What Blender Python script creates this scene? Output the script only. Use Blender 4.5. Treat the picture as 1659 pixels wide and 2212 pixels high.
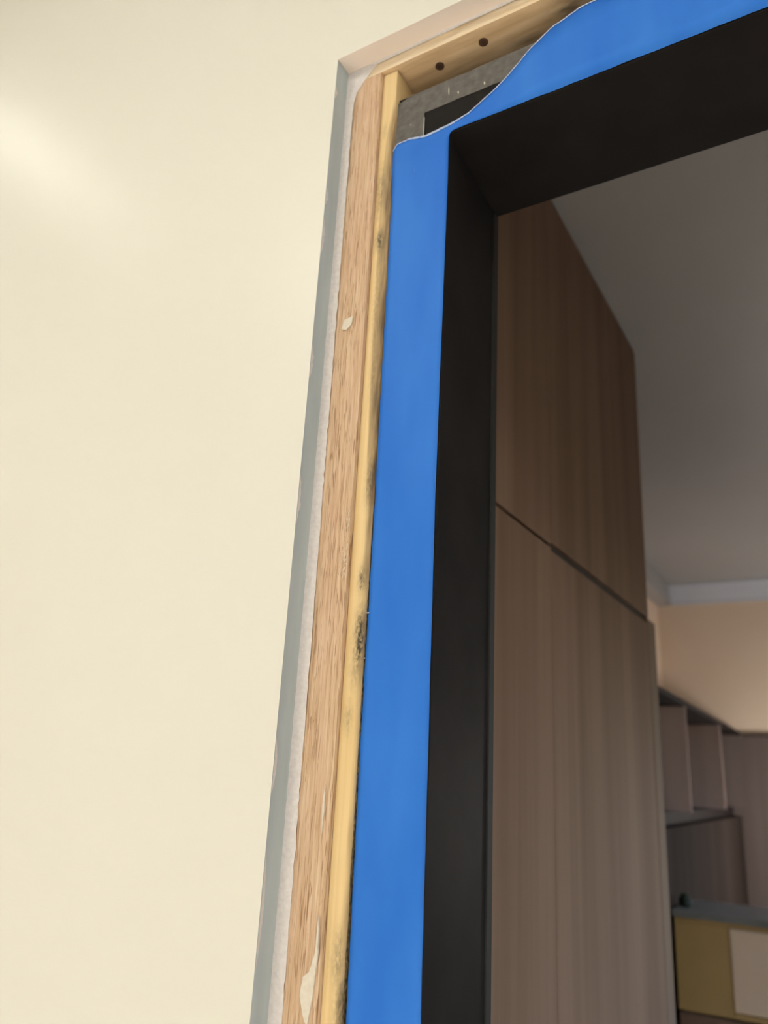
import bpy, bmesh, math, random
from mathutils import Matrix, Vector, noise

for o in list(bpy.data.objects):
    bpy.data.objects.remove(o, do_unlink=True)
S = bpy.context.scene
COL = S.collection
random.seed(4)
CZ = 1.5                       # camera height; all z below are given relative to it

# ------------------------------------------------------------------ camera
R = Matrix(((0.86058, 0.5066, 0.05261), (0.11475, -0.29349, 0.94904), (0.49615, -0.81066, -0.31078)))
Rq = R.transposed().to_quaternion().normalized()
cam_d = bpy.data.cameras.new('camera')
cam_d.sensor_fit = 'HORIZONTAL'
cam_d.sensor_width = 36.0
cam_d.lens = 1709.78 / 1659 * 36.0
cam_d.clip_start = 0.01
cam_d.dof.use_dof = True
cam_d.dof.focus_distance = 0.62
cam_d.dof.aperture_fstop = 7.0
cam = bpy.data.objects.new('camera', cam_d)
cam.matrix_world = Matrix.Translation((0, 0, CZ)) @ Rq.to_matrix().to_4x4()
COL.objects.link(cam)
S.camera = cam

# ------------------------------------------------------------------ world, exposure
W = bpy.data.worlds.new('sky'); S.world = W; W.use_nodes = True
wn = W.node_tree.nodes; wl = W.node_tree.links
sky = wn.new('ShaderNodeTexSky'); sky.sky_type = 'NISHITA'; sky.sun_disc = False
sky.sun_elevation = math.radians(30); sky.sun_rotation = math.radians(200); sky.air_density = 1.0; sky.dust_density = 4.0
wl.new(sky.outputs[0], wn['Background'].inputs[0])
SKY = 2.2
wn['Background'].inputs[1].default_value = SKY
vs = S.view_settings
vs.view_transform = 'Standard'; vs.look = 'None'; vs.gamma = 1.0; vs.use_curve_mapping = False
vs.exposure = 0.3
ADDED_PANEL_LAMP = 11.4
BOUNCELIGHT_W = 215.0
LAMP_SPOT = 30.0
ADDED_GLOBE = 33.0

# ------------------------------------------------------------------ helpers
def mat(name):
    m = bpy.data.materials.new(name); m.use_nodes = True
    nt = m.node_tree; b = nt.nodes['Principled BSDF']
    return m, nt, b

def N(nt, t, **kw):
    n = nt.nodes.new(t)
    for k, v in kw.items():
        if k in n.inputs: n.inputs[k].default_value = v
        else: setattr(n, k, v)
    return n

def coords(nt, scale):
    tc = N(nt, 'ShaderNodeTexCoord'); mp = N(nt, 'ShaderNodeMapping'); mp.inputs['Scale'].default_value = scale
    nt.links.new(tc.outputs['Object'], mp.inputs[0]); return mp.outputs[0]

def ramp(nt, src, stops):
    r = N(nt, 'ShaderNodeValToRGB'); e = r.color_ramp.elements
    while len(e) < len(stops): e.new(0.5)
    for el, (p, c) in zip(e, stops):
        el.position = p; el.color = (*c, 1)
    nt.links.new(src, r.inputs[0]); return r.outputs[0]

def mixc(nt, fac, a, b, mode='MIX'):
    m = N(nt, 'ShaderNodeMix'); m.data_type = 'RGBA'; m.blend_type = mode
    for sock, v in ((m.inputs[0], fac), (m.inputs[6], a), (m.inputs[7], b)):
        if hasattr(v, 'is_output'): nt.links.new(v, sock)
        elif isinstance(v, (int, float)): sock.default_value = v
        else: sock.default_value = (*v, 1)
    return m.outputs[2]

def bump(nt, b, h, strength, dist):
    bp = N(nt, 'ShaderNodeBump', Strength=strength, Distance=dist)
    nt.links.new(h, bp.inputs['Height']); nt.links.new(bp.outputs[0], b.inputs['Normal'])

def noisy(name, c1, c2, scale, rough, detail=4.0, bs=0.0, bd=0.001, spec=0.5):
    m, nt, b = mat(name)
    n = N(nt, 'ShaderNodeTexNoise', Scale=1.0, Detail=detail)
    nt.links.new(coords(nt, scale if isinstance(scale, tuple) else (scale,) * 3), n.inputs['Vector'])
    nt.links.new(ramp(nt, n.outputs['Fac'], [(0.3, c1), (0.7, c2)]), b.inputs['Base Color'])
    b.inputs['Roughness'].default_value = rough
    b.inputs['Specular IOR Level'].default_value = spec
    if bs: bump(nt, b, n.outputs['Fac'], bs, bd)
    return m

# ------------------------------------------------------------------ materials
def paint():
    m, nt, b = mat('cream_gloss_paint')
    n = N(nt, 'ShaderNodeTexNoise', Scale=1.0, Detail=1.0); nt.links.new(coords(nt, (2.2, 2.2, 1.3)), n.inputs['Vector'])
    nt.links.new(ramp(nt, n.outputs['Fac'], [(0.3, (0.79, 0.785, 0.71)), (0.7, (0.80, 0.80, 0.74))]), b.inputs['Base Color'])
    b.inputs['Roughness'].default_value = 0.37
    n2 = N(nt, 'ShaderNodeTexNoise', Scale=1.0, Detail=2.0); nt.links.new(coords(nt, (9, 9, 4)), n2.inputs['Vector'])
    bump(nt, b, n2.outputs['Fac'], 0.35, 0.006)
    return m
M_PAINT = paint()
M_ROOM = noisy('near_room_paint', (0.84, 0.825, 0.785), (0.86, 0.845, 0.805), 3, 0.6)
M_CEIL = noisy('near_ceiling_white', (0.82, 0.80, 0.76), (0.84, 0.82, 0.78), 3, 0.8)
M_RETURN = noisy('bare_plaster_return', (0.45, 0.52, 0.56), (0.54, 0.62, 0.66), (60, 60, 9), 0.85, bs=0.2, bd=0.0006)
M_SOFFIT = noisy('pinkish_primer', (0.90, 0.80, 0.73), (0.93, 0.83, 0.77), 20, 0.8)
M_PLASTER = noisy('white_joint_compound', (0.72, 0.69, 0.70), (0.82, 0.79, 0.80), 260, 0.9, bs=0.5, bd=0.0008)
M_SMEAR = noisy('plaster_smear', (0.72, 0.66, 0.55), (0.80, 0.75, 0.66), 300, 0.9)
M_FLOOR = noisy('pale_tile_floor', (0.82, 0.77, 0.69), (0.86, 0.81, 0.73), (8, 1.5, 1), 0.5)

M_FLOOR2 = noisy('brown_wood_floor', (0.14, 0.09, 0.06), (0.20, 0.13, 0.09), (8, 1.5, 1), 0.5)

def veneer_wood():
    m, nt, b = mat('laminated_timber_edge')
    n1 = N(nt, 'ShaderNodeTexNoise', Scale=1.0, Detail=6.0, Roughness=0.65); nt.links.new(coords(nt, (420, 420, 16)), n1.inputs['Vector'])
    base = ramp(nt, n1.outputs['Fac'], [(0.30, (0.40, 0.235, 0.125)), (0.43, (0.62, 0.42, 0.26)), (0.56, (0.72, 0.53, 0.36)), (0.72, (0.82, 0.66, 0.49))])
    n2 = N(nt, 'ShaderNodeTexNoise', Scale=1.0, Detail=3.0); nt.links.new(coords(nt, (900, 900, 42)), n2.inputs['Vector'])
    crack = ramp(nt, n2.outputs['Fac'], [(0.36, (1, 1, 1)), (0.43, (0, 0, 0))])
    n3 = N(nt, 'ShaderNodeTexNoise', Scale=1.0, Detail=1.0); nt.links.new(coords(nt, (60, 60, 5)), n3.inputs['Vector'])
    gate = ramp(nt, n3.outputs['Fac'], [(0.38, (0, 0, 0)), (0.52, (1, 1, 1))])
    cr = mixc(nt, 1.0, crack, gate, 'MULTIPLY')
    col = mixc(nt, cr, base, (0.34, 0.19, 0.10))
    n4 = N(nt, 'ShaderNodeTexNoise', Scale=1.0, Detail=2.0); nt.links.new(coords(nt, (70, 70, 9)), n4.inputs['Vector'])
    col = mixc(nt, ramp(nt, n4.outputs['Fac'], [(0.35, (0, 0, 0)), (0.75, (0.45, 0.45, 0.45))]), col, (0.70, 0.47, 0.33))
    nt.links.new(col, b.inputs['Base Color']); b.inputs['Roughness'].default_value = 0.8
    bump(nt, b, n1.outputs['Fac'], 0.6, 0.0012)
    return m
M_STUD = veneer_wood()

def pine(name, attr=True):
    m, nt, b = mat(name)
    n1 = N(nt, 'ShaderNodeTexNoise', Scale=1.0, Detail=4.0); nt.links.new(coords(nt, (240, 240, 5)), n1.inputs['Vector'])
    base = ramp(nt, n1.outputs['Fac'], [(0.3, (0.78, 0.56, 0.27)), (0.7, (0.86, 0.67, 0.37))])
    a = N(nt, 'ShaderNodeAttribute', attribute_name='wane')
    n2 = N(nt, 'ShaderNodeTexNoise', Scale=1.0, Detail=3.0); nt.links.new(coords(nt, (300, 300, 22)), n2.inputs['Vector'])
    wc = ramp(nt, n2.outputs['Fac'], [(0.35, (0.17, 0.115, 0.065)), (0.65, (0.50, 0.35, 0.18))])
    col = mixc(nt, a.outputs['Fac'], base, wc)
    s = N(nt, 'ShaderNodeAttribute', attribute_name='mould_gap_shade')
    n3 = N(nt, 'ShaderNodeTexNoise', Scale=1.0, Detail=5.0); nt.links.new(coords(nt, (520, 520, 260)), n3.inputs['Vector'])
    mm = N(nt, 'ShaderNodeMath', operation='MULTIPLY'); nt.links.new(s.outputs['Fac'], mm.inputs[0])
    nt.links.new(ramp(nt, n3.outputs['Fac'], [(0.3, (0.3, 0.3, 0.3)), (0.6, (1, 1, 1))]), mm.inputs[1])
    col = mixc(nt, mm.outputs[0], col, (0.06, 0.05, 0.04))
    nt.links.new(col, b.inputs['Base Color']); b.inputs['Roughness'].default_value = 0.7
    bump(nt, b, n1.outputs['Fac'], 0.3, 0.0006)
    return m
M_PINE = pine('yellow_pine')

def header_wood():
    m, nt, b = mat('header_pine')
    n1 = N(nt, 'ShaderNodeTexNoise', Scale=1.0, Detail=5.0); nt.links.new(coords(nt, (14, 130, 160)), n1.inputs['Vector'])
    base = ramp(nt, n1.outputs['Fac'], [(0.25, (0.58, 0.39, 0.21)), (0.5, (0.76, 0.55, 0.33)), (0.75, (0.86, 0.67, 0.45))])
    n2 = N(nt, 'ShaderNodeTexNoise', Scale=1.0, Detail=5.0); nt.links.new(coords(nt, (26, 60, 60)), n2.inputs['Vector'])
    a = N(nt, 'ShaderNodeAttribute', attribute_name='grime')
    mm = N(nt, 'ShaderNodeMath', operation='MULTIPLY'); nt.links.new(a.outputs['Fac'], mm.inputs[0])
    nt.links.new(ramp(nt, n2.outputs['Fac'], [(0.35, (0.1, 0.1, 0.1)), (0.6, (1, 1, 1))]), mm.inputs[1])
    col = mixc(nt, mm.outputs[0], base, (0.12, 0.085, 0.055))
    nt.links.new(col, b.inputs['Base Color']); b.inputs['Roughness'].default_value = 0.7
    bump(nt, b, n1.outputs['Fac'], 0.3, 0.0008)
    return m
M_HEAD = header_wood()
M_HEADFACE = noisy('header_pale_sapwood', (0.80, 0.62, 0.40), (0.90, 0.78, 0.60), (20, 200, 260), 0.75, bs=0.4, bd=0.0008)

M_STEEL = noisy('black_powder_coat', (0.0150, 0.0138, 0.0140), (0.0220, 0.0200, 0.0200), 14, 0.62, bs=0.06, bd=0.0005, spec=0.05)
M_SEAL = noisy('black_rubber', (0.006, 0.006, 0.006), (0.010, 0.010, 0.010), 60, 0.7)
M_SCREW = noisy('rusty_screw', (0.055, 0.025, 0.015), (0.13, 0.065, 0.04), 900, 0.6)
M_SCREWDARK = noisy('screw_hole_shadow_wood', (0.05, 0.025, 0.015), (0.09, 0.045, 0.025), 900, 0.9)
M_STAPLE = noisy('bright_staple', (0.75, 0.75, 0.73), (0.9, 0.9, 0.88), 60, 0.3)

def film():
    m, nt, b = mat('blue_protective_film')
    n1 = N(nt, 'ShaderNodeTexNoise', Scale=1.0, Detail=2.0); nt.links.new(coords(nt, (26, 26, 7)), n1.inputs['Vector'])
    c = ramp(nt, n1.outputs['Fac'], [(0.35, (0.028, 0.178, 0.71)), (0.65, (0.040, 0.214, 0.77))])
    n2 = N(nt, 'ShaderNodeTexNoise', Scale=1.0, Detail=3.0); nt.links.new(coords(nt, (330, 330, 120)), n2.inputs['Vector'])
    c = mixc(nt, ramp(nt, n2.outputs['Fac'], [(0.76, (0, 0, 0)), (0.80, (0.5, 0.5, 0.5))]), c, (0.45, 0.6, 0.85))
    nt.links.new(c, b.inputs['Base Color']); b.inputs['Roughness'].default_value = 0.55; b.inputs['Specular IOR Level'].default_value = 0.15
    n3 = N(nt, 'ShaderNodeTexNoise', Scale=1.0, Detail=3.0); nt.links.new(coords(nt, (60, 60, 18)), n3.inputs['Vector'])
    bump(nt, b, n3.outputs['Fac'], 0.12, 0.002)
    return m
M_FILM = film()
M_FILMHIGHLIGHT = noisy('torn_film_highlight', (0.20, 0.36, 0.70), (0.62, 0.70, 0.86), 500, 0.5)

def greyfilm():
    m, nt, b = mat('dusty_grey_film')
    n1 = N(nt, 'ShaderNodeTexNoise', Scale=1.0, Detail=6.0); nt.links.new(coords(nt, (130, 130, 130)), n1.inputs['Vector'])
    c = ramp(nt, n1.outputs['Fac'], [(0.3, (0.088, 0.080, 0.072)), (0.7, (0.150, 0.142, 0.135))])
    n2 = N(nt, 'ShaderNodeTexNoise', Scale=1.0, Detail=1.0); nt.links.new(coords(nt, (420, 420, 300)), n2.inputs['Vector'])
    c = mixc(nt, ramp(nt, n2.outputs['Fac'], [(0.80, (0, 0, 0)), (0.82, (1, 1, 1))]), c, (0.75, 0.75, 0.74))
    nt.links.new(c, b.inputs['Base Color']); b.inputs['Roughness'].default_value = 0.7
    return m
M_GREY = greyfilm()
M_GREYHIGHLIGHT = noisy('film_highlight_colour', (0.35, 0.34, 0.32), (0.55, 0.54, 0.52), 300, 0.6)

def cabinet_wood(name, a, c, rough):
    m, nt, b = mat(name)
    n1 = N(nt, 'ShaderNodeTexNoise', Scale=1.0, Detail=4.0, Roughness=0.55); nt.links.new(coords(nt, (13, 13, 0.5)), n1.inputs['Vector'])
    n2 = N(nt, 'ShaderNodeTexNoise', Scale=1.0, Detail=4.0); nt.links.new(coords(nt, (90, 90, 2.2)), n2.inputs['Vector'])
    mx = N(nt, 'ShaderNodeMath', operation='MULTIPLY_ADD'); nt.links.new(n2.outputs['Fac'], mx.inputs[0]); mx.inputs[1].default_value = 0.22
    nt.links.new(n1.outputs['Fac'], mx.inputs[2])
    nt.links.new(ramp(nt, mx.outputs[0], [(0.42, a), (0.80, c)]), b.inputs['Base Color'])
    b.inputs['Roughness'].default_value = rough + 0.2; b.inputs['Specular IOR Level'].default_value = 0.05
    return m
M_WARD = cabinet_wood('walnut_melamine', (0.165, 0.106, 0.074), (0.230, 0.152, 0.110), 0.6)
M_WARDEDGE = cabinet_wood('walnut_edge_banding', (0.17, 0.118, 0.086), (0.21, 0.15, 0.112), 0.6)
M_GROOVE = noisy('groove_dark_brown', (0.025, 0.016, 0.013), (0.04, 0.027, 0.022), 30, 0.8)
M_SHELF = cabinet_wood('lightened_plum_melamine', (0.42, 0.315, 0.29), (0.50, 0.38, 0.35), 0.55)  # dividers lightened in colour to make up for the little light they get
M_SHELFDOOR = cabinet_wood('dark_plum_door', (0.026, 0.018, 0.015), (0.038, 0.028, 0.024), 0.75)
M_PANEL = cabinet_wood('plum_brown_board', (0.115, 0.088, 0.082), (0.155, 0.120, 0.112), 0.6)
M_SHELFDARK = noisy('dark_wenge', (0.014, 0.010, 0.010), (0.022, 0.016, 0.015), 8, 0.8, spec=0.15)
M_OCHRE = noisy('ochre_wall_paint', (0.70, 0.55, 0.42), (0.74, 0.60, 0.48), 2, 0.75)
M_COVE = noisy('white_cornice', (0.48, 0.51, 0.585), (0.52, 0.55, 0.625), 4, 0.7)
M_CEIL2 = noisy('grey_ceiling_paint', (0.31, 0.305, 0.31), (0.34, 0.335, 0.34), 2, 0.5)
M_TOP = noisy('slate_grey_top', (0.13, 0.135, 0.13), (0.18, 0.18, 0.185), 20, 0.5)
M_YELLOW = noisy('ochre_lacquer', (0.34, 0.22, 0.08), (0.40, 0.27, 0.11), 6, 0.45)
M_PALE = noisy('pale_beige_lacquer', (0.62, 0.48, 0.37), (0.68, 0.54, 0.42), 5, 0.35)
M_BROWN = noisy('brown_leatherette', (0.12, 0.07, 0.045), (0.17, 0.10, 0.07), 40, 0.6)
M_JAR = noisy('dark_green_glaze', (0.02, 0.026, 0.02), (0.03, 0.038, 0.03), 30, 0.7, spec=0.2)
M_WHITE = noisy('white_upvc', (0.75, 0.75, 0.74), (0.8, 0.8, 0.79), 10, 0.4)
M_MULCH = noisy('outdoor_ground', (0.16, 0.15, 0.12), (0.26, 0.24, 0.20), 2, 0.9)

def emit(name, c, s):
    m, nt, b = mat(name)
    b.inputs['Base Color'].default_value = (0.8, 0.8, 0.8, 1)
    b.inputs['Emission Color'].default_value = (*c, 1); b.inputs['Emission Strength'].default_value = s
    return m
M_ADDED_LAMP = emit('added_lamp_diffuser', (1.0, 0.96, 0.88), ADDED_PANEL_LAMP)
M_ADDED_GLOBE = emit('added_globe_glow', (1.0, 0.93, 0.84), ADDED_GLOBE)
M_SPOT = emit('spot_lamp_glow', (1.0, 0.95, 0.86), LAMP_SPOT)

def pane_mat():
    m, nt, b = mat('window_glass')
    tr = N(nt, 'ShaderNodeBsdfTransparent'); gl = N(nt, 'ShaderNodeBsdfGlossy', Roughness=0.02); mx = N(nt, 'ShaderNodeMixShader')
    fr = N(nt, 'ShaderNodeFresnel', IOR=1.45)
    nt.links.new(fr.outputs[0], mx.inputs[0]); nt.links.new(tr.outputs[0], mx.inputs[1]); nt.links.new(gl.outputs[0], mx.inputs[2])
    nt.links.new(mx.outputs[0], nt.nodes['Material Output'].inputs[0])
    return m
M_PANE = pane_mat()

# ------------------------------------------------------------------ mesh helpers (z relative to the camera height)
def obj(name, verts, faces, m, parent=None, smooth=False, mats=None, fm=None, attrs=None):
    """One mesh object with its origin at the middle of its base; verts in room coordinates, z from camera height."""
    vs_ = [(x, y, z + CZ) for x, y, z in verts]
    xs, ys, zs = zip(*vs_)
    org = Vector(((min(xs) + max(xs)) / 2, (min(ys) + max(ys)) / 2, min(zs)))
    me = bpy.data.meshes.new(name)
    me.from_pydata([tuple(Vector(v) - org) for v in vs_], [], faces)
    for k in (mats or [m]): me.materials.append(k)
    if fm:
        for p, i in zip(me.polygons, fm): p.material_index = i
    if attrs:
        for k, vals in attrs.items():
            at = me.attributes.new(k, 'FLOAT', 'POINT'); at.data.foreach_set('value', vals)
    if smooth:
        for p in me.polygons: p.use_smooth = True
    me.update()
    o = bpy.data.objects.new(name, me); COL.objects.link(o)
    if parent is not None:
        o.parent = parent; o.location = org - parent_world(parent)
    else:
        o.location = org
    return o

def parent_world(p):
    v = Vector(p.location)
    while p.parent: p = p.parent; v += Vector(p.location)
    return v

def fix_normals(o):
    bm = bmesh.new(); bm.from_mesh(o.data); bmesh.ops.recalc_face_normals(bm, faces=bm.faces); bm.to_mesh(o.data); bm.free(); return o

def boxgeo(boxes):
    v, f = [], []
    for x0, x1, y0, y1, z0, z1 in boxes:
        b = len(v)
        v += [(x0, y0, z0), (x1, y0, z0), (x1, y1, z0), (x0, y1, z0), (x0, y0, z1), (x1, y0, z1), (x1, y1, z1), (x0, y1, z1)]
        f += [tuple(b + i for i in q) for q in ((0, 3, 2, 1), (4, 5, 6, 7), (0, 1, 5, 4), (1, 2, 6, 5), (2, 3, 7, 6), (3, 0, 4, 7))]
    return v, f

def box(name, b, m, parent=None, bev=0.0):
    v, f = boxgeo([b]); o = obj(name, v, f, m, parent)
    if bev:
        md = o.modifiers.new('bevel', 'BEVEL'); md.width = bev; md.segments = 3; md.limit_method = 'ANGLE'
    return o

def boxes(name, bs, m, parent=None):
    v, f = boxgeo(bs); return obj(name, v, f, m, parent)

def prism(name, poly, y0, y1, m, parent=None):
    """poly: list of (x, z); extruded from y0 to y1."""
    n = len(poly)
    v = [(x, y0, z) for x, z in poly] + [(x, y1, z) for x, z in poly]
    f = [tuple(range(n)), tuple(range(2 * n - 1, n - 1, -1))] + [(i, i + n, (i + 1) % n + n, (i + 1) % n) for i in range(n)]
    return fix_normals(obj(name, v, f, m, parent))

def lathe(name, c, prof, m, parent=None, n=24, axis='z'):
    """prof: (radius, height along axis) from one end to the other, capped."""
    v, f = [], []
    for r, h in prof:
        for i in range(n):
            a = 2 * math.pi * i / n; p = (r * math.cos(a), r * math.sin(a), h)
            if axis == '-y': p = (p[0], -p[2], p[1])
            v.append((c[0] + p[0], c[1] + p[1], c[2] + p[2]))
    for k in range(len(prof) - 1):
        for i in range(n):
            f.append((k * n + i, k * n + (i + 1) % n, (k + 1) * n + (i + 1) % n, (k + 1) * n + i))
    f.append(tuple(range(n - 1, -1, -1))); f.append(tuple(range((len(prof) - 1) * n, len(prof) * n)))
    return fix_normals(obj(name, v, f, m, parent))

def empty(name, loc):
    o = bpy.data.objects.new(name, None); o.location = (loc[0], loc[1], loc[2] + CZ); o.empty_display_size = 0.05; COL.objects.link(o); return o

def tag(o, label, cat, group=None):
    o['label'] = label; o['category'] = cat
    if group: o['group'] = group
    return o

def structure(o, label=None, cat=None):
    o['kind'] = 'structure'
    if label: o['label'] = label
    if cat: o['category'] = cat
    return o

def nz(x, y, z=0.0): return noise.noise(Vector((x, y, z)))

def interp(pts, t):
    if t <= pts[0][0]: return pts[0][1]
    for (a, va), (b, vb) in zip(pts, pts[1:]):
        if t <= b: return va + (vb - va) * (t - a) / (b - a)
    return pts[-1][1]

# ------------------------------------------------------------------ key planes of the doorway
FL = -CZ
X1, Z1 = -0.3896, 0.6891            # painted opening: left edge, top edge
Y1, Y2 = 0.4973, 0.5192             # wall face, back of the painted board (front of the timber)
YB = 0.690                          # back of the wall
X3, Z3 = -0.3501, 0.6744            # inner edge of stud, underside of header
YF = 0.530                          # front face of the black frame
XO, XI = -0.3325, -0.2752           # frame outer / inner edge (left jamb)
ZH, ZT = 0.573, 0.638               # frame head underside / top
YFB = 0.660                         # back edge of frame
XR = 0.60                           # inner edge of the right jamb
XRO, XR3, XR1 = XR + (XI - XO), XR + (XI - X3), XR + (XI - X1)
ZC1 = 1.45                          # near room ceiling
NX0, NX1, NY0 = -2.1, 1.6, -2.1
ZC2 = 0.902                         # far room ceiling
FX0, FX1, FY1 = -0.80, 1.55, 3.85

# ------------------------------------------------------------------ the setting: near room
structure(boxes('floor', [(NX0 - .1, NX1 + .1, NY0 - .1, YB - .06, FL - .08, FL)], M_FLOOR), 'pale tiled floor in front of the doorway', 'floor')
structure(box('ceiling', (NX0 - .1, NX1 + .1, NY0 - .1, Y1, ZC1, ZC1 + .08), M_CEIL), 'white ceiling of the room with the cream wall', 'ceiling')
structure(box('wall_left', (NX0 - .1, NX0, NY0, Y1, FL, ZC1), M_ROOM), 'matt cream wall left of the doorway room', 'wall')
structure(box('wall_right', (NX1, NX1 + .1, NY0, Y1, FL, ZC1), M_ROOM), 'matt cream wall right of the doorway room', 'wall')
structure(box('wall_rear', (NX0 - .1, NX1 + .1, NY0 - .1, NY0, FL, ZC1), M_ROOM), 'matt cream wall facing the doorway', 'wall')

def door_wall():
    """Painted board with a square opening, its returns left as bare plaster, and the wall core behind it."""
    v, f, fm = [], [], []
    def add(b, idx=0):
        bv, bf = boxgeo([b]); k = len(v); v.extend(bv); f.extend(tuple(k + i for i in q) for q in bf); fm.extend([idx] * 6)
        return len(fm) - 6
    a = add((NX0 - .1, X1, Y1, Y2, FL, ZC1)); fm[a + 3] = 1
    a = add((XR1, NX1 + .1, Y1, Y2, FL, ZC1)); fm[a + 5] = 1
    a = add((X1, XR1, Y1, Y2, Z1, ZC1)); fm[a] = 2
    # core, leaving room for the timber
    add((NX0 - .1, X1 - .052, Y2 + .0001, YB, FL, ZC1)); add((XR1 + .052, NX1 + .1, Y2, YB, FL, ZC1)); add((X1 - .052, XR1 + .052, Y2, YB, Z3 + .092, ZC1))
    return structure(obj('wall_front', v, f, None, mats=[M_PAINT, M_RETURN, M_SOFFIT], fm=fm), 'glossy cream painted wall with the door opening cut into it', 'wall')
wall = door_wall()

# ragged joint compound left on the timber beside the painted return, filling the top corner
def plaster_bead():
    zs = [Z1 - 0.0002]
    z = Z1
    while z > -0.34:
        z -= 0.0035 if z > 0.62 else 0.006
        zs.append(z)
    zs.append(FL)
    cols = 5; v, f = [], []
    for z in zs:
        w = interp([(-0.2, 0.0108), (0.0, 0.0099), (0.25, 0.0088), (0.55, 0.0077), (0.648, 0.0078), (0.662, 0.0115), (0.672, 0.019), (0.68, 0.026), (0.689, 0.034)], z)
        if z > -0.35: w += 0.0011 * nz(z * 160, 3.1) + 0.0006 * nz(z * 480, 7.7)
        for c in range(cols):
            u = c / (cols - 1)
            y = Y2 - 0.0016 * (1 - u ** 3) - 0.0003 - 0.0005 * nz(u * 4, z * 140)
            if c == cols - 1: y = Y2 + 0.0005
            v.append((X1 + w * u, y, z))
    for i in range(len(zs) - 1):
        for c in range(cols - 1):
            a = i * cols + c; f.append((a, a + cols, a + cols + 1, a + 1))
    o = fix_normals(obj('plaster_bead', v, f, M_PLASTER, wall, smooth=True)); o['label'] = 'ragged white joint compound along the cut edge'
plaster_bead()

# thin bead of filler where the opening's top meets the header
def filler_line():
    v, f = [], []; n = 120
    for i in range(n + 1):
        x = X1 + 0.03 + (XR1 - X1 - 0.06) * i / n
        r = 0.0016 + 0.0006 * nz(x * 120, 2.0)
        for k in range(5):
            a = math.pi / 2 * k / 4
            v.append((x, Y2 - r * math.cos(a), Z1 - r * math.sin(a)))
    for i in range(n):
        for k in range(4):
            a = i * 5 + k; f.append((a, a + 1, a + 6, a + 5))
    o = fix_normals(obj('filler_bead', v, f, M_PLASTER, wall, smooth=True)); o['label'] = 'thin white filler line under the top return'
filler_line()

# white primer chips along the arris of the painted return
def chips():
    k = 0
    for (za, zb) in ((0.53, 0.51), (0.495, 0.455), (0.36, 0.325), (0.235, 0.19), (0.02, -0.02), (-0.06, -0.14), (0.655, 0.64)):
        n = 12; v, f = [], []
        for i in range(n + 1):
            z = za + (zb - za) * i / n; w = 0.0045 * math.sin(math.pi * i / n) * (0.7 + 0.6 * nz(z * 300, k)) + 0.0002
            v += [(X1 + 0.00025, Y1 + 0.0004, z), (X1 + 0.00025, Y1 + 0.0004 + w, z)]
        for i in range(n): f.append((2 * i, 2 * i + 1, 2 * i + 3, 2 * i + 2))
        obj('primer_chip', v, f, M_PLASTER, wall); k += 1
chips()

# ------------------------------------------------------------------ rough timber of the opening
def timber_stud(x0, x1, name, mirror=False):
    zs = []; z = FL
    while z < -0.32: zs.append(z); z += 0.05
    while z < Z3: zs.append(z); z += 0.0022
    zs.append(Z3)
    nx = 30; v, f = [], []
    for z in zs:
        for i in range(nx + 1):
            x = x0 + (x1 - x0) * i / nx
            d = 0.0007 * nz(x * 420, z * 16, 1) + 0.0005 * nz(x * 900, z * 45, 2)
            s = nz(x * 520, z * 22, 5)
            if s > 0.34: d += 0.0022 * (s - 0.34) * 2.5          # open fissures along the grain
            if not mirror:
                t = (x - x0) / (x1 - x0)
                d += 0.0010 * math.exp(-((t - 0.62 - 0.05 * nz(z * 9, 4)) / 0.035) ** 2)    # glue line between veneers
                if 0.145 < z < 0.205 and t > 0.9: d -= 0.0016 * abs(nz(x * 600, z * 600))
            v.append((x, Y2 + (max(d, -0.0012) if X1 + .002 < x < XR1 - .002 else max(d, 0)) + 0.0008, z))
    w = nx + 1
    for r in range(len(zs) - 1):
        for i in range(nx):
            a = r * w + i; f.append((a, a + 1, a + w + 1, a + w))
    L = [r * w for r in range(len(zs))]; Rr = [r * w + nx for r in range(len(zs))]
    yb = 0.655; b0 = len(v)
    v += [(x0, yb, FL), (x1, yb, FL), (x1, yb, Z3), (x0, yb, Z3)]
    f.append((b0, b0 + 3, b0 + 2, b0 + 1))
    f.append(tuple(L[::-1]) + (b0, b0 + 3)); f.append(tuple(Rr) + (b0 + 2, b0 + 1))
    f.append(tuple(range(nx, -1, -1)) + (b0, b0 + 1)); f.append(tuple(range((len(zs) - 1) * w, len(zs) * w)) + (b0 + 2, b0 + 3))
    return fix_normals(obj(name, v, f, M_STUD))
stud = tag(timber_stud(X1 - .05, X3, 'door_stud'), 'rough laminated timber stud between the grey return and the yellow pine batten', 'timber')
stud2 = tag(timber_stud(XR3, XR1 + .05, 'door_stud', True), 'rough laminated timber stud on the far side of the door opening', 'timber')

def blob(name, pts, y, m, parent, th=0.0006):
    poly = []
    n = len(pts)
    for i in range(n):                                   # subdivide and roughen the outline
        a, b = pts[i], pts[(i + 1) % n]
        for k in range(5):
            t = k / 5; poly.append((a[0] + (b[0] - a[0]) * t + 0.0006 * nz(a[0] * 999 + k, t * 7), a[1] + (b[1] - a[1]) * t + 0.0008 * nz(b[0] * 777 + k, t * 5)))
    o = prism(name, poly, y - th, y + 0.0008, m, parent); o['label'] = 'dried white plaster smear'; return o
blob('plaster_smear', [(-.3741, .3819), (-.3712, .3912), (-.3626, .3925), (-.3632, .3850), (-.3690, .3800)], Y2, M_SMEAR, stud)
blob('plaster_smear', [(-.3535, -.100), (-.3545, -.1246), (-.3583, -.1368), (-.3631, -.1404), (-.3647, -.1521), (-.360, -.166), (-.3567, -.170), (-.3538, -.1503), (-.3518, -.1242)], Y2, M_SMEAR, stud)
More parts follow.
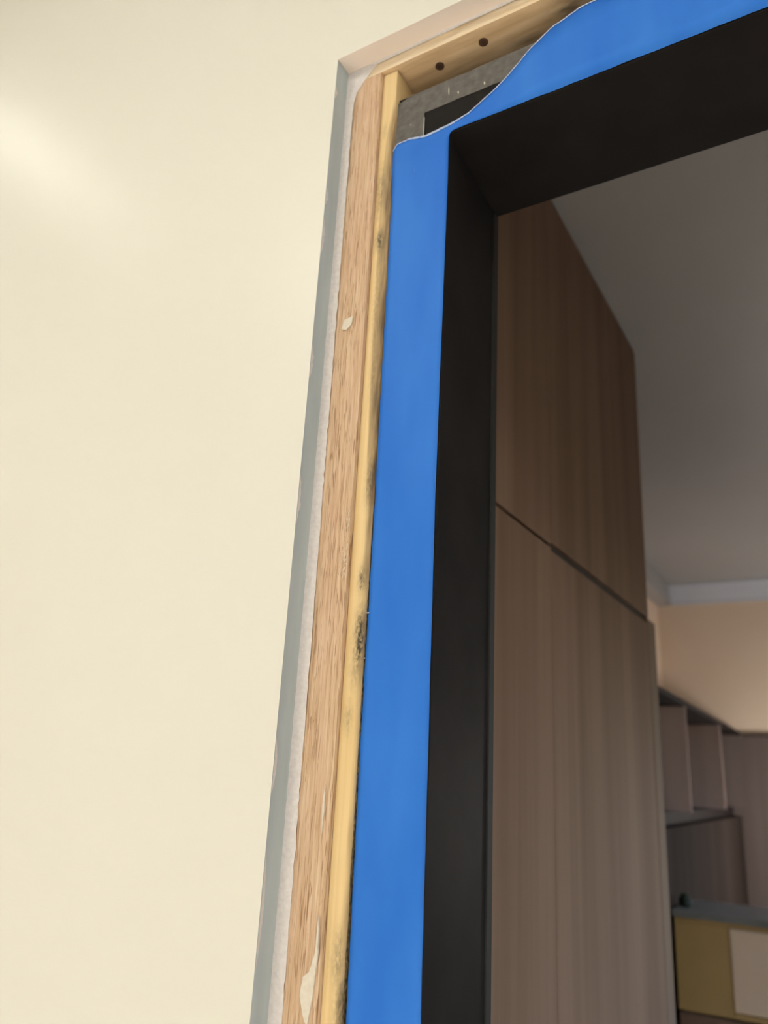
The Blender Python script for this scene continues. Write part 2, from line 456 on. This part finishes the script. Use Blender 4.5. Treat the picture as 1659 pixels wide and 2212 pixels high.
blob('plaster_smear', [(-.3560, -.012), (-.3552, -.030), (-.3562, -.046), (-.3572, -.026)], Y2, M_SMEAR, stud)
def splinters():
    v, f = [], []
    for i in range(46):
        z = 0.15 + 0.055 * random.random(); x = X3 - 0.001 - 0.0035 * random.random()
        l = 0.002 + 0.004 * random.random(); w = 0.0003 + 0.0003 * random.random(); dx = random.uniform(-.0016, .002); dy = -random.uniform(.0004, .0016)
        b = len(v); v += [(x - w, Y2 + .0006, z), (x + w, Y2 + .0006, z), (x, Y2 + .001, z + w), (x + dx, Y2 + dy, z - l)]
        f += [(b, b + 1, b + 3), (b + 1, b + 2, b + 3), (b + 2, b, b + 3)]
    o = obj('torn_fibre', v, f, M_SMEAR, stud); o['kind'] = 'stuff'; o['label'] = 'torn pale wood fibres on the stud edge'
splinters()

def header():
    # underside as a fine grid so grime can be carried by an attribute; pale front face
    x0, x1 = X1 - .05, XR1 + .05
    n = 220; ys = [Y2 + 0.0004, 0.522, 0.527, 0.533, 0.540, 0.548, 0.556, 0.565, 0.58, 0.61, 0.655]
    v, f, fm, gr = [], [], [], []
    def g(x, y):
        s = 0.0
        s = max(s, math.exp(-((x + 0.162) / 0.018) ** 2 - ((y - 0.545) / 0.02) ** 2))
        s = max(s, 0.8 * math.exp(-((x + 0.12) / 0.035) ** 2))
        s = max(s, 0.55 * math.exp(-((x + 0.205) / 0.02) ** 2 - ((y - 0.556) / 0.006) ** 2))
        return s
    ys[0] = Y2 + .0008
    for i in range(n + 1):
        x = x0 + (x1 - x0) * i / n
        for y in ys:
            v.append((x, y, Z3 + 0.0005 * nz(x * 60, y * 220, 9))); gr.append(g(x, y))
    w = len(ys)
    for i in range(n):
        for k in range(w - 1):
            a = i * w + k; f.append((a, a + 1, a + w + 1, a + w)); fm.append(0)
    # front face rows
    zs = [Z3 + 0.004, Z3 + 0.008, Z3 + 0.012, Z3 + 0.018, Z3 + .09]
    base = len(v); wz = len(zs)
    for i in range(n + 1):
        x = x0 + (x1 - x0) * i / n
        for z in zs:
            v.append((x, Y2 + 0.0008 + max(0.0008 * nz(x * 50, z * 400, 3), 0 if z > Z1 - .002 or x < X1 or x > XR1 else -1), z)); gr.append(0)
    for i in range(n):
        f.append((i * w, (i + 1) * w, base + (i + 1) * wz, base + i * wz)); fm.append(1)
        for k in range(wz - 1):
            a = base + i * wz + k; f.append((a, a + wz, a + wz + 1, a + 1)); fm.append(1)
    # back and top
    b = len(v); v += [(x0, 0.655, Z3 + .09), (x1, 0.655, Z3 + .09)]; gr += [0, 0]
    f.append(tuple(i * w + w - 1 for i in range(n + 1)) + (b + 1, b)); fm.append(0)
    f.append(tuple(base + i * wz + wz - 1 for i in range(n + 1)) + (b + 1, b)); fm.append(0)
    o = obj('door_header', v, f, None, mats=[M_HEAD, M_HEADFACE], fm=fm, attrs={'grime': gr})
    return tag(fix_normals(o), 'pine header with pale front edge spanning the top of the opening', 'timber')
head_t = header()
for (sx, sy, tilt) in ((-0.2946, 0.541, 0), (-0.2451, 0.536, 1)):
    s = lathe('screw', (sx, sy, Z3 - 0.0006), [(0.0046, 0.0), (0.0046, 0.004), (0.002, 0.012)], M_SCREW, head_t, n=20)
    s['label'] = 'rusty screw head sunk in the header'
    lathe('screw_recess', (sx, sy, Z3 - 0.0009), [(0.0022, 0.0), (0.0022, 0.002)], M_SCREWDARK, s, n=6)

def batten():
    """Yellow pine packing strip with a waney, mouldy inner edge."""
    zs = []; z = FL
    while z < -0.32: zs.append(z); z += 0.05
    ztop = Z3 - 0.0012
    while z < ztop: zs.append(z); z += 0.003
    zs.append(ztop)
    yf, yb, xl = 0.5245, 0.60, X3 + 0.0004
    stains = [(-.3423, .472, .004, .012, 1.0), (-.3455, .528, .004, .03, .55), (-.3371, .231, .003, .02, .7), (-.3385, .145, .003, .010, 1.0),
              (-.3375, .098, .0042, .022, 1.4), (-.3400, .075, .003, .016, .7), (-.3419, .038, .003, .012, .5), (-.3385, -.126, .004, .016, .8), (-.3345, -.156, .004, .02, .7),
              (-.3440, .60, .002, .01, .3), (-.342, .40, .003, .05, .35), (-.340, .33, .0025, .03, .4)]
    v, f, wn_, md = [], [], [], []
    K = 8
    for z in zs:
        xr = -0.3338 + 0.0004 * nz(z * 20, 1.3)
        r = interp([(-1.5, .0026), (-.2, .0030), (0.0, .0024), (.1, .0030), (.2, .0042), (.27, .0068), (.36, .0082), (.47, .0096), (.55, .0094), (.60, .0062), (.64, .0012), (.674, .0008)], z) + 0.0008 * nz(z * 35, 6.0) * (1 if z < .62 else 0)
        r = max(r, .0006)
        prof = [(xl, yf, 0.0), ((xl + xr - r) / 2, yf, 0.0), (xr - r - .0012, yf, 0.0)]
        for k in range(K + 1):
            a = math.pi / 2 * k / K
            prof.append((xr - r + r * math.sin(a), yf + 1.1 * r * (1 - math.cos(a)), min(1.0, 0.45 + 1.3 * k / K) * min(1.0, max(0.0, (r - .0016) / .003)) ))
        prof += [(xr, yf + .02, 0.15), (xr, yb, 0.15), (xl, yb, 0.0)]
        for x, y, w in prof:
            v.append((x, y, z)); wn_.append(w)
            m = 0.0
            for sx, sz, rx, rz, s in stains:
                m = max(m, s * math.exp(-((x - sx) / rx) ** 2 - ((z - sz) / rz) ** 2))
            if z < .60 and y > yf + max(.0022, 1.05 * r): m = max(m, 0.95)  # shade of the gap beside the frame, coloured onto the side face
            md.append(min(m, 1.0))
    P = len(prof)
    for i in range(len(zs) - 1):
        for k in range(P):
            a = i * P + k; b = i * P + (k + 1) % P; f.append((a, b, b + P, a + P))
    f.append(tuple(range(P - 1, -1, -1))); f.append(tuple(range((len(zs) - 1) * P, len(zs) * P)))
    o = obj('pine_batten', v, f, M_PINE, attrs={'wane': wn_, 'mould_gap_shade': md})
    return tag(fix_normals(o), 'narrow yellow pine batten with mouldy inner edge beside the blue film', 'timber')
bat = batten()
box('pine_batten', (XRO + .002, XR3 - .0004, 0.5245, 0.60, FL, Z3 - .0012), M_PINE)
tag(bpy.data.objects['pine_batten.001'], 'narrow yellow pine batten on the far side of the door opening', 'timber')

def staple(z, l):
    r = 0.0004; v, f = boxgeo([(-0.3348, -0.3348 + l, 0.5275, 0.5283, z - r, z + r), (-0.3348, -0.3340, 0.5275, 0.5315, z - r, z + r)])
    o = obj('staple', v, f, M_STAPLE, bat); o['label'] = 'bright metal staple'
staple(0.1189, 0.003); staple(0.0832, 0.0018)

# ------------------------------------------------------------------ black door frame
frame = structure(empty('door_1', ((XI + XR) / 2, (YF + YFB) / 2, FL)), 'black steel door frame set in the rough timber opening', 'door frame')
def jamb(s):
    """Folded steel jamb; the reveal leans a few millimetres inwards to the back."""
    if s < 0: xo, xi, xb = XO, XI, XI - 0.0095
    else: xo, xi, xb = XRO, XR, XR + 0.0095
    r = 0.0012
    prof = [(xo, YF), (xi + s * r, YF), (xi + s * r * .3, YF + r * .3), (xi, YF + r), (xb, YFB), (xb, YFB + 0.004), (xo, YFB + 0.004)]
    n = len(prof); zt = ZH + 0.0035
    v = [(x, y, FL) for x, y in prof] + [(x, y, zt) for x, y in prof]
    f = [tuple(range(n)), tuple(range(n, 2 * n))] + [(i, (i + 1) % n, n + (i + 1) % n, n + i) for i in range(n)]
    return fix_normals(obj('jamb', v, f, M_STEEL, frame))
jl, jr = jamb(-1), jamb(1)
def head():
    r = 0.0012
    prof = [(YF, ZT), (YF, ZH + r), (YF + r * .3, ZH + r * .3), (YF + r, ZH), (YFB, ZH + 0.0038), (YFB + 0.004, ZH + 0.0038), (YFB + 0.004, ZT)]
    n = len(prof)
    v = [(XO, y, z) for y, z in prof] + [(XRO, y, z) for y, z in prof]
    f = [tuple(range(n)), tuple(range(n, 2 * n))] + [(i, (i + 1) % n, n + (i + 1) % n, n + i) for i in range(n)]
    return fix_normals(obj('head', v, f, M_STEEL, frame))
hd = head()
def seal(bx): 
    o = box('rubber_seal', bx, M_SEAL, frame, bev=0.0012); o['label'] = 'thin black rubber seal along the back edge'
seal((XI - .0115, XI - .0072, YFB - .006, YFB + .0055, FL, ZH + .0034))
seal((XR + .0072, XR + .0115, YFB - .006, YFB + .0055, FL, ZH + .0034))

# grey dusty L of film on the frame's outer corner
def grey_film():
    xi, zi = -0.3030, 0.6090
    outer = []
    n = 60
    v, f = [], []
    def quadgrid(x0, x1, z0, z1, nx, nz_):
        b = len(v)
        for j in range(nz_ + 1):
            for i in range(nx + 1):
                x = x0 + (x1 - x0) * i / nx; z = z0 + (z1 - z0) * j / nz_
                zz = z + (0.0006 * nz(x * 140, 3) if j in (0, nz_) else 0)
                if z1 == ZT - .0004 and j == nz_ and x < -0.322: zz -= (-0.322 - x) * 0.5
                v.append((x, YF - 0.0006 - 0.0005 * nz(x * 70, z * 90), zz))
        for j in range(nz_):
            for i in range(nx):
                a = b + j * (nx + 1) + i; f.append((a, a + 1, a + nx + 2, a + nx + 1))
    quadgrid(-0.3342, xi, 0.55, zi, 8, 16)
    quadgrid(-0.3342, xi, zi, ZT - .0004, 8, 8)
    quadgrid(xi, XRO, zi, ZT - .0004, 160, 8)
    bm_o = obj('grey_film', v, f, M_GREY)
    bm = bmesh.new(); bm.from_mesh(bm_o.data); bmesh.ops.remove_doubles(bm, verts=bm.verts, dist=0.0002); bm.to_mesh(bm_o.data); bm.free()
    tag(bm_o, 'dusty grey film strip along the outer edge of the black frame head', 'film')
    box('film_edge_highlight', (xi - .0002, xi + .0005, YF - .0012, YF - .0004, 0.581, zi - 0.006), M_GREYHIGHLIGHT, bm_o)  # pale strip stands in for the highlight on the film's edge
    for (x, z, w, h) in ((-.2397, .6141, .0007, .0022), (-.2669, .6162, .0006, .0018), (-.277, .6230, .0004, .0050)):
        pts = [(x - w, z), (x, z - h), (x + w, z), (x, z + h)]
        prism('plaster_speck', pts, YF - .0016, YF - .0008, M_SMEAR, bm_o)
    return bm_o
grey_film()

# blue protective film: one L-shaped sheet, torn along its top edge
def blue_film():
    LE = [(-1.5, -.3312), (-.1656, -.3310), (0, -.3328), (.22, -.3328), (.536, -.3344), (.578, -.3360)]
    RE = [(-1.5, -.2742), (-.1554, -.2740), (0, -.2754), (.21, -.2766), (.51, -.2751), (.56, -.2752)]
    r = 0.006
    TOP = [(-.3360, .5745), (-.3325, .5817), (-.3186, .5832), (-.3007, .5785), (-.2786, .5809), (-.2571, .5848), (-.2339, .5985), (-.2158, .6115), (-.1934, .6301), (-.1714, .6414), (-.1458, .6480), (-.1172, .6490), (0.1, .647), (XRO, .646)]
    def low(x):
        dx = x - XI
        if dx < r: return ZH - r + math.sqrt(max(0, r * r - (r - dx) ** 2)) + 0.0006
        return ZH + 0.0006
    def top(x): return interp(TOP, x) + 0.0005 * nz(x * 260, 1.0)
    def y_of(x, z):
        b = -0.0010 - 0.0007 * abs(nz(x * 22, z * 5, 2)) - 0.0005 * nz(x * 60, z * 30, 4)
        b -= 0.0026 * math.exp(-((x + .303) / .022) ** 2 - ((z - .556) / .014) ** 2)              # pucker under the corner
        if x > XI:
            t = max(0.0, (z - 0.60) / 0.05); b -= 0.0065 * t * t + 0.0014 * t * nz(x * 14, 8)    # free edge curls off the frame
        if x < -0.325: b -= 0.0006
        return YF + b
    v, f = [], []
    # vertical leg
    zs = [FL + .002]; z = -1.3
    while z < -0.36: zs.append(z); z += 0.06
    z1 = ZH - r
    while z < z1 - .002: zs.append(z); z += 0.006
    zs.append(z1)
    nx = 14
    for z in zs:
        a, b = interp(LE, z), interp(RE, z)
        for i in range(nx + 1):
            x = a + (b - a) * i / nx + (0.0003 * nz(z * 90, i) if i == 0 and z > -.4 else 0); v.append((x, y_of(x, z), z))
    w = nx + 1
    for j in range(len(zs) - 1):
        for i in range(nx):
            a = j * w + i; f.append((a, a + 1, a + w + 1, a + w))
    # corner patch above the vertical leg, sharing its last row
    last = (len(zs) - 1) * w; nz_ = 4; prev = [last + i for i in range(w)]
    for j in range(1, nz_ + 1):
        row = []
        for i in range(w):
            x, _, zb = v[last + i]; z = zb + (top(x) - zb) * j / nz_
            row.append(len(v)); v.append((x, y_of(x, z), z))
        for i in range(nx): f.append((prev[i], prev[i + 1], row[i + 1], row[i]))
        prev = row
    # head strip in columns, starting from the corner column
    col = [last + nx]
    for j in range(1, nz_ + 1): col.append(last + w + (j - 1) * w + nx)
    n = 150
    topv = [len(v) - w + i for i in range(w)]
    xs = [XI + (i / 10) * r for i in range(1, 11)]
    x = XI + r
    while x < XRO - .004: x += 0.0045; xs.append(x)
    for x in xs:
        nc = []
        for j in range(nz_ + 1):
            z = low(x) + (top(x) - low(x)) * j / nz_
            nc.append(len(v)); v.append((x, y_of(x, z), z))
        for j in range(nz_): f.append((col[j], nc[j], nc[j + 1], col[j + 1]))
        col = nc; topv.append(nc[-1])
    o = fix_normals(obj('protective_film', v, f, M_FILM, smooth=True))
    sd = o.modifiers.new('thickness', 'SOLIDIFY'); sd.thickness = 0.0003; sd.offset = 0.0
    tag(o, 'bright blue protective film stuck over the black door frame face', 'film')
    # torn lip; its pale colour stands for the bright edge highlight
    ev, ef = [], []
    for k, i in enumerate(topv):
        x, y, z = v[i]
        h = 0.0009 + 0.0008 * abs(nz(x * 150, 4.0)) + (0.0009 if -.318 < x < -.27 else 0)
        ev += [(x, y - .0004, z - h * .6), (x, y - .0009, z + h * .35), (x, y + .0002, z + h * .3)]
    for k in range(len(topv) - 1):
        a = 3 * k; ef += [(a, a + 3, a + 4, a + 1), (a + 1, a + 4, a + 5, a + 2)]
    e = obj('torn_edge_highlight', ev, ef, M_FILMHIGHLIGHT, o); e['label'] = 'torn lip of the blue film, its highlight given as pale colour'
    return o
blue_film()

# ------------------------------------------------------------------ far room shell
structure(box('ceiling_inner', (FX0 - .1, FX1 + .1, YB, FY1 + .1, ZC2, ZC2 + .08), M_CEIL2), 'grey ceiling seen through the doorway', 'ceiling')
structure(box('floor_inner', (FX0 - .1, FX1 + .15, YB - .06, FY1 + .1, FL - .08, FL), M_FLOOR2), 'brown wooden floor beyond the doorway', 'floor')
structure(box('wall_back', (FX0 - .1, FX1 + .1, FY1, FY1 + .1, FL, ZC2), M_OCHRE), 'ochre back wall under the cornice beyond the doorway', 'wall')
structure(box('wall_inner_left', (FX0 - .1, FX0, YB, FY1, FL, ZC2), M_OCHRE), 'ochre side wall behind the wardrobe', 'wall')
WY0, WY1, WZ0, WZ1 = 1.00, 3.10, -0.62, 0.57  # unseen window, added and sized for the light it lets in
structure(boxes('wall_inner_right', [(FX1, FX1 + .15, YB, WY0, FL, ZC2), (FX1, FX1 + .15, WY1, FY1, FL, ZC2), (FX1, FX1 + .15, WY0, WY1, FL, WZ0), (FX1, FX1 + .15, WY0, WY1, WZ1, ZC2)], M_OCHRE), 'ochre wall with the added window facing the wardrobe', 'wall')
win = structure(empty('added_window_1', (FX1 + .08, (WY0 + WY1) / 2, WZ0)), 'white framed window, unseen, added to light the wardrobe', 'window')
for b in ((WY0, WY0 + .05, WZ0, WZ1), (WY1 - .05, WY1, WZ0, WZ1), (WY0 + .05, WY1 - .05, WZ0, WZ0 + .05), (WY0 + .05, WY1 - .05, WZ1 - .05, WZ1), ((WY0 + WY1) / 2 - .03, (WY0 + WY1) / 2 + .03, WZ0 + .05, WZ1 - .05)):
    box('added_window_frame', (FX1 + .05, FX1 + .10, b[0], b[1], b[2], b[3]), M_WHITE, win)
for a, b in ((WY0 + .05, (WY0 + WY1) / 2 - .03), ((WY0 + WY1) / 2 + .03, WY1 - .05)):
    box('added_window_pane', (FX1 + .072, FX1 + .078, a, b, WZ0 + .05, WZ1 - .05), M_PANE, win)

def cornice(name, along, p0, p1, base):
    """Stepped cornice profile, 8.5 cm deep below the ceiling."""
    prof = [(0, -.088), (.016, -.088), (.018, -.076), (.050, -.014), (.060, -.010), (.060, 0), (0, 0)]
    v = []; n = len(prof)
    for p in (p0, p1):
        for d, h in prof:
            v.append((p, base - d, ZC2 + h) if along == 'x' else (base + d, p, ZC2 + h))
    f = [tuple(range(n)), tuple(range(n, 2 * n))] + [(i, (i + 1) % n, n + (i + 1) % n, n + i) for i in range(n)]
    return structure(fix_normals(obj(name, v, f, M_COVE)))
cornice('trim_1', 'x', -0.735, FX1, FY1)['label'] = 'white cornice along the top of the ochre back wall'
structure(box('trim_2', (FX0, -0.7352, 1.66, FY1, ZC2 - .088, ZC2), M_CEIL2))['label'] = 'grey boxed bulkhead over the open shelves'
bpy.data.objects['trim_1']['category'] = 'trim'; bpy.data.objects['trim_2']['category'] = 'trim'

# ------------------------------------------------------------------ wardrobe
XW = -0.3468; ZS = 0.3055; YW0, YV, YW1 = 0.735, 1.0115, 1.566; G = 0.0010
wr = tag(empty('wardrobe', ((FX0 + XW) / 2, (YW0 + YW1) / 2, FL)), 'tall walnut brown wardrobe just behind the black door frame', 'wardrobe')
boxes('carcass', [(FX0 + .004, XW - .021, YW0, YW1, FL + .06, ZC2 - .004)], M_SHELFDARK, wr)
boxes('plinth', [(FX0 + .05, XW - .05, YW0, YW1, FL, FL + .06)], M_SHELFDARK, wr)
DT = 0.019
def wdoor(name, y0, y1, z0, z1):
    return box(name, (XW - DT, XW, y0 + G, y1 - G, z0, z1), M_WARD, wr, bev=0.0012)
wdoor('upper_door', YW0, YV, ZS + .0025, ZC2 - .006)
wdoor('upper_door', YV, YW1, ZS + .0065, ZC2 - .006)
wdoor('lower_door', YW0, YV, FL + .07, ZS - .0025)
wdoor('lower_door', YV, YW1, FL + .07, ZS - .0065)
o = box('finger_groove', (XW - .017, XW - .006, YV + .004, YW1 - .002, ZS - .0064, ZS + .0064), M_GROOVE, wr); o['label'] = 'dark finger-pull groove between upper and lower door'
o = box('end_panel', (FX0 + .004, XW + .0015, YW1 + .001, YW1 + .060, FL, ZS + .004), M_WARDEDGE, wr, bev=0.004); o['label'] = 'paler end panel of the lower part'
o = box('end_panel', (FX0 + .004, XW - .002, YW1 + .001, YW1 + .020, ZS + .006, ZC2 - .004), M_WARD, wr, bev=0.003)

# ------------------------------------------------------------------ open shelving further back
XS0, XS1 = -0.442, -0.482          # front edge at its near and far ends
YS0, YS1 = 1.70, 3.826
sh = tag(empty('shelving_unit', ((FX0 + XS0) / 2, (YS0 + YS1) / 2, FL)), 'dark plum open-topped shelving unit between wardrobe and back wall', 'shelving')
def xe(y): return XS0 + (XS1 - XS0) * (y - 2.05) / (3.83 - 2.05)
def slab(name, y0, y1, z0, z1, m, back=FX0 + .004, d=0.0):
    v = [(back, y0, z0), (xe(y0) + d, y0, z0), (xe(y1) + d, y1, z0), (back, y1, z0)]
    v += [(x, y, z1) for x, y, _ in v]
    f = [(0, 3, 2, 1), (4, 5, 6, 7), (0, 1, 5, 4), (1, 2, 6, 5), (2, 3, 7, 6), (3, 0, 4, 7)]
    return obj(name, v, f, m, sh)
slab('top_board', YS0, YS1, 0.226, 0.240, M_SHELFDARK)
for y in (YS0, 2.478, 3.205, YS1 - .0185):
    slab('divider', y, y + .009, -0.065, 0.2255, M_PANEL if y > 3.5 else M_SHELF, d=-.003)  # far divider coloured darker to offset the lamp light it catches
o = boxes('back_board', [(FX0 + .002, FX0 + .012, YS0 + .018, YS1, -0.065, 0.2255)], M_SHELFDARK, sh)
slab('middle_board', YS0, YS1, -0.098, -0.065, M_SHELFDARK, d=-.05)
slab('carcass', YS0, YS1, FL, -0.0985, M_SHELFDARK, d=-.040)
for a, b in ((YS0, 2.486), (2.489, 3.212), (3.215, YS1)):
    v = [(xe(a) - .038, a, FL + .06), (xe(a) - .020, a, FL + .06), (xe(b) - .020, b, FL + .06), (xe(b) - .038, b, FL + .06)]
    v += [(x, y, -0.100) for x, y, _ in v]
    obj('door', v, [(0, 3, 2, 1), (4, 5, 6, 7), (0, 1, 5, 4), (1, 2, 6, 5), (2, 3, 7, 6), (3, 0, 4, 7)], M_SHELFDOOR, sh)

wp = tag(empty('wall_panelling', (0.1, 3.84, FL)), 'plum brown board panelling along the foot of the ochre back wall', 'panelling')
x = -0.56; k = 0
while x < FX1 - .1:
    w = min(0.30, FX1 - .01 - x)
    box('panel', (x, x + w - .003, 3.829, FY1 - .0005, FL, 0.2245), M_PANEL, wp); x += w
box('cap_rail', (-0.478, FX1 - .01, 3.826, FY1 - .0005, 0.2247, 0.232), M_SHELFDARK, wp)

# ------------------------------------------------------------------ ochre sideboard with grey top
sb = tag(empty('sideboard', (0.0, 2.29, FL)), 'ochre yellow sideboard with slate grey top in front of the shelves', 'sideboard')
SX0, SX1 = -0.4570, 0.42
# worktop with a rounded left end
poly = [(SX1, 2.160), (SX1, 2.413)]
for i in range(13):
    a = math.pi / 2 + math.pi / 2 * i / 12
    poly.append((SX0 + .03 + .03 * math.cos(a) + .012, 2.403 - .04 + .04 * math.sin(a)))
poly += [(SX0 + .002, 2.30), (SX0, 2.160)]
n = len(poly)
v = [(x, y, -0.291) for x, y in poly] + [(x, y, -0.277) for x, y in poly]
fix_normals(obj('worktop', v, [tuple(range(n)), tuple(range(n, 2 * n))] + [(i, (i + 1) % n, n + (i + 1) % n, n + i) for i in range(n)], M_TOP, sb))
box('body', (SX0 + .012, SX1 - .01, 2.186, 2.395, FL + .05, -0.2915), M_YELLOW, sb)
box('plinth', (SX0 + .03, SX1 - .03, 2.21, 2.38, FL, FL + .05), M_SHELFDARK, sb)
box('top_rail', (SX0 + .004, SX1, 2.170, 2.1855, -0.3015, -0.2912), M_YELLOW, sb)
box('side_panel', (SX0 + .004, -0.3335, 2.170, 2.1855, -0.486, -0.302), M_YELLOW, sb)
xx = -0.3325
for k in range(2):
    o = box('pale_door', (xx, xx + .36, 2.168, 2.1855, -0.4735, -0.3025), M_PALE, sb, bev=0.003); o['label'] = 'pale beige glossy door'; xx += .365
box('bottom_rail', (-0.3325, SX1, 2.170, 2.1855, -0.486, -0.475), M_YELLOW, sb)
xx = SX0 + .004
for k in range(2):
    box('drawer', (xx, xx + .415, 2.166, 2.1855, -0.76, -0.4905), M_BROWN, sb, bev=0.003); xx += .418
lathe('small_jar', (-0.4380, 2.235, -0.277), [(0.010, 0), (0.0145, .004), (0.016, .012), (0.014, .021), (0.009, .026), (0.0095, .030)], M_JAR, n=24)
tag(bpy.data.objects['small_jar'], 'tiny dark green jar at the end of the grey sideboard top', 'jar')

# ------------------------------------------------------------------ unseen globe lamp added to light the back wall of the far room
FLX, FLY = 0.10, 3.35
fl = tag(empty('added_floor_lamp', (FLX, FLY, FL)), 'unseen white globe floor lamp added to light the ochre back wall', 'lamp')
lathe('base', (FLX, FLY, FL), [(0.14, 0), (0.14, .012), (0.02, .03)], M_STEEL, fl, n=32)
lathe('added_lamp_pole', (FLX, FLY, FL + .03), [(0.011, 0), (0.011, 1.20)], M_STEEL, fl, n=16)
gp = [(0.11 * math.sin(math.pi * k / 16) + 0.0005, 0.11 - 0.11 * math.cos(math.pi * k / 16)) for k in range(17)]
lathe('added_lamp_globe', (FLX, FLY, FL + 1.23), gp, M_ADDED_GLOBE, fl, n=32)

# ------------------------------------------------------------------ lamps of the near room; panels and bounce lights are added
def added_panel_lamp(x, y, label):  # unseen panels added to light the near room
    l = tag(empty('added_ceiling_lamp', (x, y, ZC1 - .03)), label, 'lamp', 'added ceiling lamps over the doorway room')
    boxes('added_panel_housing', [(x - .31, x + .31, y - .31, y - .30, ZC1 - .03, ZC1), (x - .31, x + .31, y + .30, y + .31, ZC1 - .03, ZC1), (x - .31, x - .30, y - .30, y + .30, ZC1 - .03, ZC1), (x + .30, x + .31, y - .30, y + .30, ZC1 - .03, ZC1)], M_WHITE, l)
    box('added_panel_diffuser', (x - .30, x + .30, y - .30, y + .30, ZC1 - .022, ZC1 - .004), M_ADDED_LAMP, l)
added_panel_lamp(-0.95, -0.95, 'square white ceiling lamp nearer the cream wall, added unseen to light the room')
added_panel_lamp(0.85, -1.15, 'square white ceiling lamp nearer the rear wall, added unseen to fill the shaded return')
def spot_lamp(x, y, label):
    l = tag(empty('spot_lamp', (x, y, ZC1 - .02)), label, 'lamp', 'recessed spots along the cream wall')
    lathe('trim_ring', (x, y, ZC1 - .008), [(0.062, 0), (0.062, .0078)], M_WHITE, l)
    lathe('glow_disc', (x, y, ZC1 - .012), [(0.048, 0), (0.048, .0038)], M_SPOT, l)
spot_lamp(-1.66, 0.06, 'small round recessed spot in the ceiling by the cream wall')

def bouncelight(x, y, label):  # unseen lights added to bounce up off the floor onto the soffit
    l = tag(empty('bouncelight', (x, y, ZC1 - .02)), label, 'lamp', 'added unseen lights bouncing off the floor by the doorway')
    lathe('trim_ring', (x, y, ZC1 - .006), [(0.055, 0), (0.055, .0058)], M_WHITE, l)
    ld = bpy.data.lights.new('bouncelight_bulb', 'SPOT'); ld.energy = BOUNCELIGHT_W; ld.color = (1.0, 0.93, 0.82)
    ld.spot_size = math.radians(46); ld.spot_blend = 0.6; ld.shadow_soft_size = 0.04
    b = bpy.data.objects.new('bouncelight_bulb', ld); COL.objects.link(b); b.parent = l; b.location = (0, 0, 0.005)
for x, t in ((-0.95, 'small narrow recessed downlight added unseen over the stretch of cream wall'), (-0.15, 'small narrow recessed downlight added unseen over the door opening'), (0.6, 'small narrow recessed downlight added unseen over the far jamb')):
    bouncelight(x, -0.28, t)
